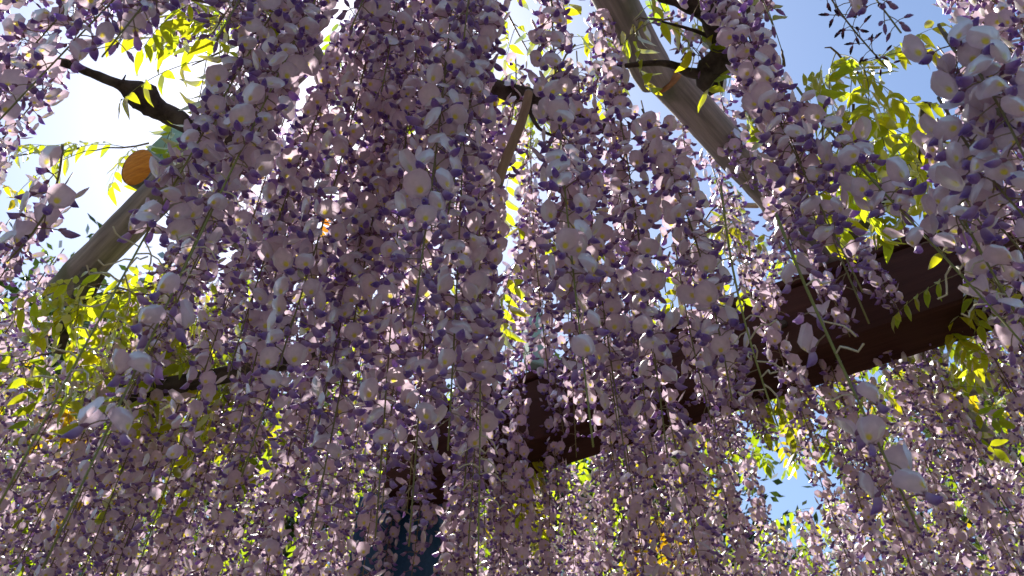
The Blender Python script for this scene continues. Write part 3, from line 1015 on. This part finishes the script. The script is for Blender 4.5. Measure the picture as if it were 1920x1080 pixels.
# leaf cover over the trellis, too many leaves to count
g = Geo(); nleaf = 0
r = random.Random(31)
for _ in range(9500):
    y = r.uniform(-3.2, 5.6); x = r.uniform(-1, 1) * max(2.6, 1.2 + .75 * y)
    z = CAMZ + r.uniform(1.86, 2.35)
    p = Vector((x, y, z))
    hd = math.hypot(x, y)
    dens = .16 if y < .1 else (.02 if x > .25 else .05) if hd < 1.6 else .10 if hd < 2.3 else .85  # densities set for the light; unseen part behind the camera added to cut skylight
    if r.random() > dens: continue
    ps = [False] * len(OPEN)
    for i in range(len(OPEN)): ps[i] = r.random() < OPEN[i][2] * .4
    if any(blocked(p + Vector(q), ps) for q in ((0, 0, 0), (.12, 0, -.05), (-.12, 0, -.05), (0, -.12, -.08), (0, .12, 0))): continue
    _, rv, ms = COMP[r.randrange(6)]
    M0 = Matrix.Translation(p) @ Matrix.Rotation(r.uniform(0, 6.28), 4, 'Z') @ Matrix.Rotation(r.uniform(-.1, .9), 4, 'Y')
    g.place((rv[0], rv[1], rv[2], rv[3]), M0)
    st_ = LSET[r.choice('ggglly' if hd > 2 else 'ggl')]
    tt = r.uniform(.7, 1.1)
    for m in ms: g.place(st_[r.randrange(4)], M0 @ m, tt)
    nleaf += 1
print('cover leaves', nleaf)
tag(link('leaf_cover', g.mesh('leaf_cover', MATS_L)), 'green wisteria leaf cover over the top of the trellis', 'foliage', kind='stuff')


# unseen wood added on the other sides to block the glow of the horizon sky
wr = np.random.default_rng(77)
n = 26000
az = wr.uniform(R(42), R(318), n)                      # from +Y, leaving the view free
rad = wr.uniform(7.5, 11.0, n)
P = np.stack([np.sin(az) * rad, np.cos(az) * rad, wr.uniform(0, 1, n) ** .9 * (3.6 + .9 * np.sin(az * 7) + .6 * np.sin(az * 17))], 1)
nr = wr.normal(size=(n, 3)); nr /= np.linalg.norm(nr, axis=1)[:, None]
t = np.cross(nr, wr.normal(size=(n, 3))); t /= np.linalg.norm(t, axis=1)[:, None]
b = np.cross(nr, t); sz = wr.uniform(.16, .34, (n, 1))
V = np.stack([P - t * sz, P + b * sz * .5, P + t * sz, P - b * sz * .5], 1).reshape(-1, 3)
q = np.arange(n)[:, None] * 4
tag(link('light_blocking_wood', make_mesh('light_blocking_wood', V, np.concatenate([q + np.array([0, 1, 2]), q + np.array([0, 2, 3])]),
    np.repeat(np.array((.05, .08, .022)) * wr.uniform(.6, 1.4, (n, 1)), 4, 0), None, (M_dark_leaf,), False)),
    'unseen dark green wood added to block the horizon skylight', 'wood', kind='stuff')


# ------------------------------------------------------------------ trees behind the pergola
def tree(label, base, h, spread, col, seed, n=34000, group=None):
    rr = np.random.default_rng(seed); r = random.Random(seed)
    o = empty('background_tree', base)
    V, F = tube(smooth_path([(0, 0, 0), (.1, 0, h * .25), (-.05, .1, h * .5), (0, 0, h * .8)], 5), list(np.linspace(.17, .04, 16)), 9, True, .25, seed, 4)
    trunk = link('trunk', make_mesh('trunk', V, F, None, None, (M_bark,)), o)
    for k in range(7):
        a = r.uniform(0, 6.28); z0 = h * r.uniform(.3, .7)
        V, F = tube(smooth_path([(0, 0, z0), (math.cos(a) * spread * .4, math.sin(a) * spread * .4, z0 + h * .1), (math.cos(a) * spread * .8, math.sin(a) * spread * .8, z0 + h * .16)], 4), list(np.linspace(.06, .012, 9)), 6, True)
        link('limb', make_mesh('limb', V, F, None, None, (M_bark,)), trunk)
    ncl = 46
    cc = rr.normal(size=(ncl, 3)); cc /= np.linalg.norm(cc, axis=1)[:, None]
    cc *= rr.uniform(.35, 1, (ncl, 1)) ** .6 * np.array((spread, spread, h * .36)); cc[:, 2] += h * .64
    idx = rr.integers(0, ncl, n)
    P = cc[idx] + rr.normal(size=(n, 3)) * spread * .17
    nr = rr.normal(size=(n, 3)); nr /= np.linalg.norm(nr, axis=1)[:, None]
    t = np.cross(nr, rr.normal(size=(n, 3))); t /= np.linalg.norm(t, axis=1)[:, None]
    b = np.cross(nr, t)
    sz = rr.uniform(.04, .085, (n, 1))
    V = np.stack([P - t * sz, P + b * sz * .42, P + t * sz, P - b * sz * .42], 1).reshape(-1, 3)
    q = np.arange(n)[:, None] * 4
    F = np.concatenate([q + np.array([0, 1, 2]), q + np.array([0, 2, 3])])
    C = np.repeat(col * rr.uniform(.6, 1.35, (n, 1)), 4, 0)
    link('crown', make_mesh('crown', V, F, C, None, (M_dark_leaf,), False), o)
    tag(o, label, 'tree', group)


DG = np.array((.045, .075, .02))
tree('dark green tree far behind the left end of the curtain', (-4.8, 7.0, 0), 8.0, 2.4, DG, 1)
tree('dark green tree behind the blue tarpaulin', (-1.6, 8.4, 0), 8.4, 2.4, DG * 1.1, 2)
tree('dark green tree behind the beam and far racemes', (1.0, 8.6, 0), 8.2, 2.1, DG, 3)
tree('dark green tree behind the far grey pole', (5.7, 7.4, 0), 8.2, 2.5, DG * .9, 4)
tree('tall bronze-leaved tree with its top showing through the curtain', (-2.3, 10.2, 0), 10.6, 1.7, np.array((.26, .13, .03)), 5, 16000)
print('objects', len(bpy.data.objects))
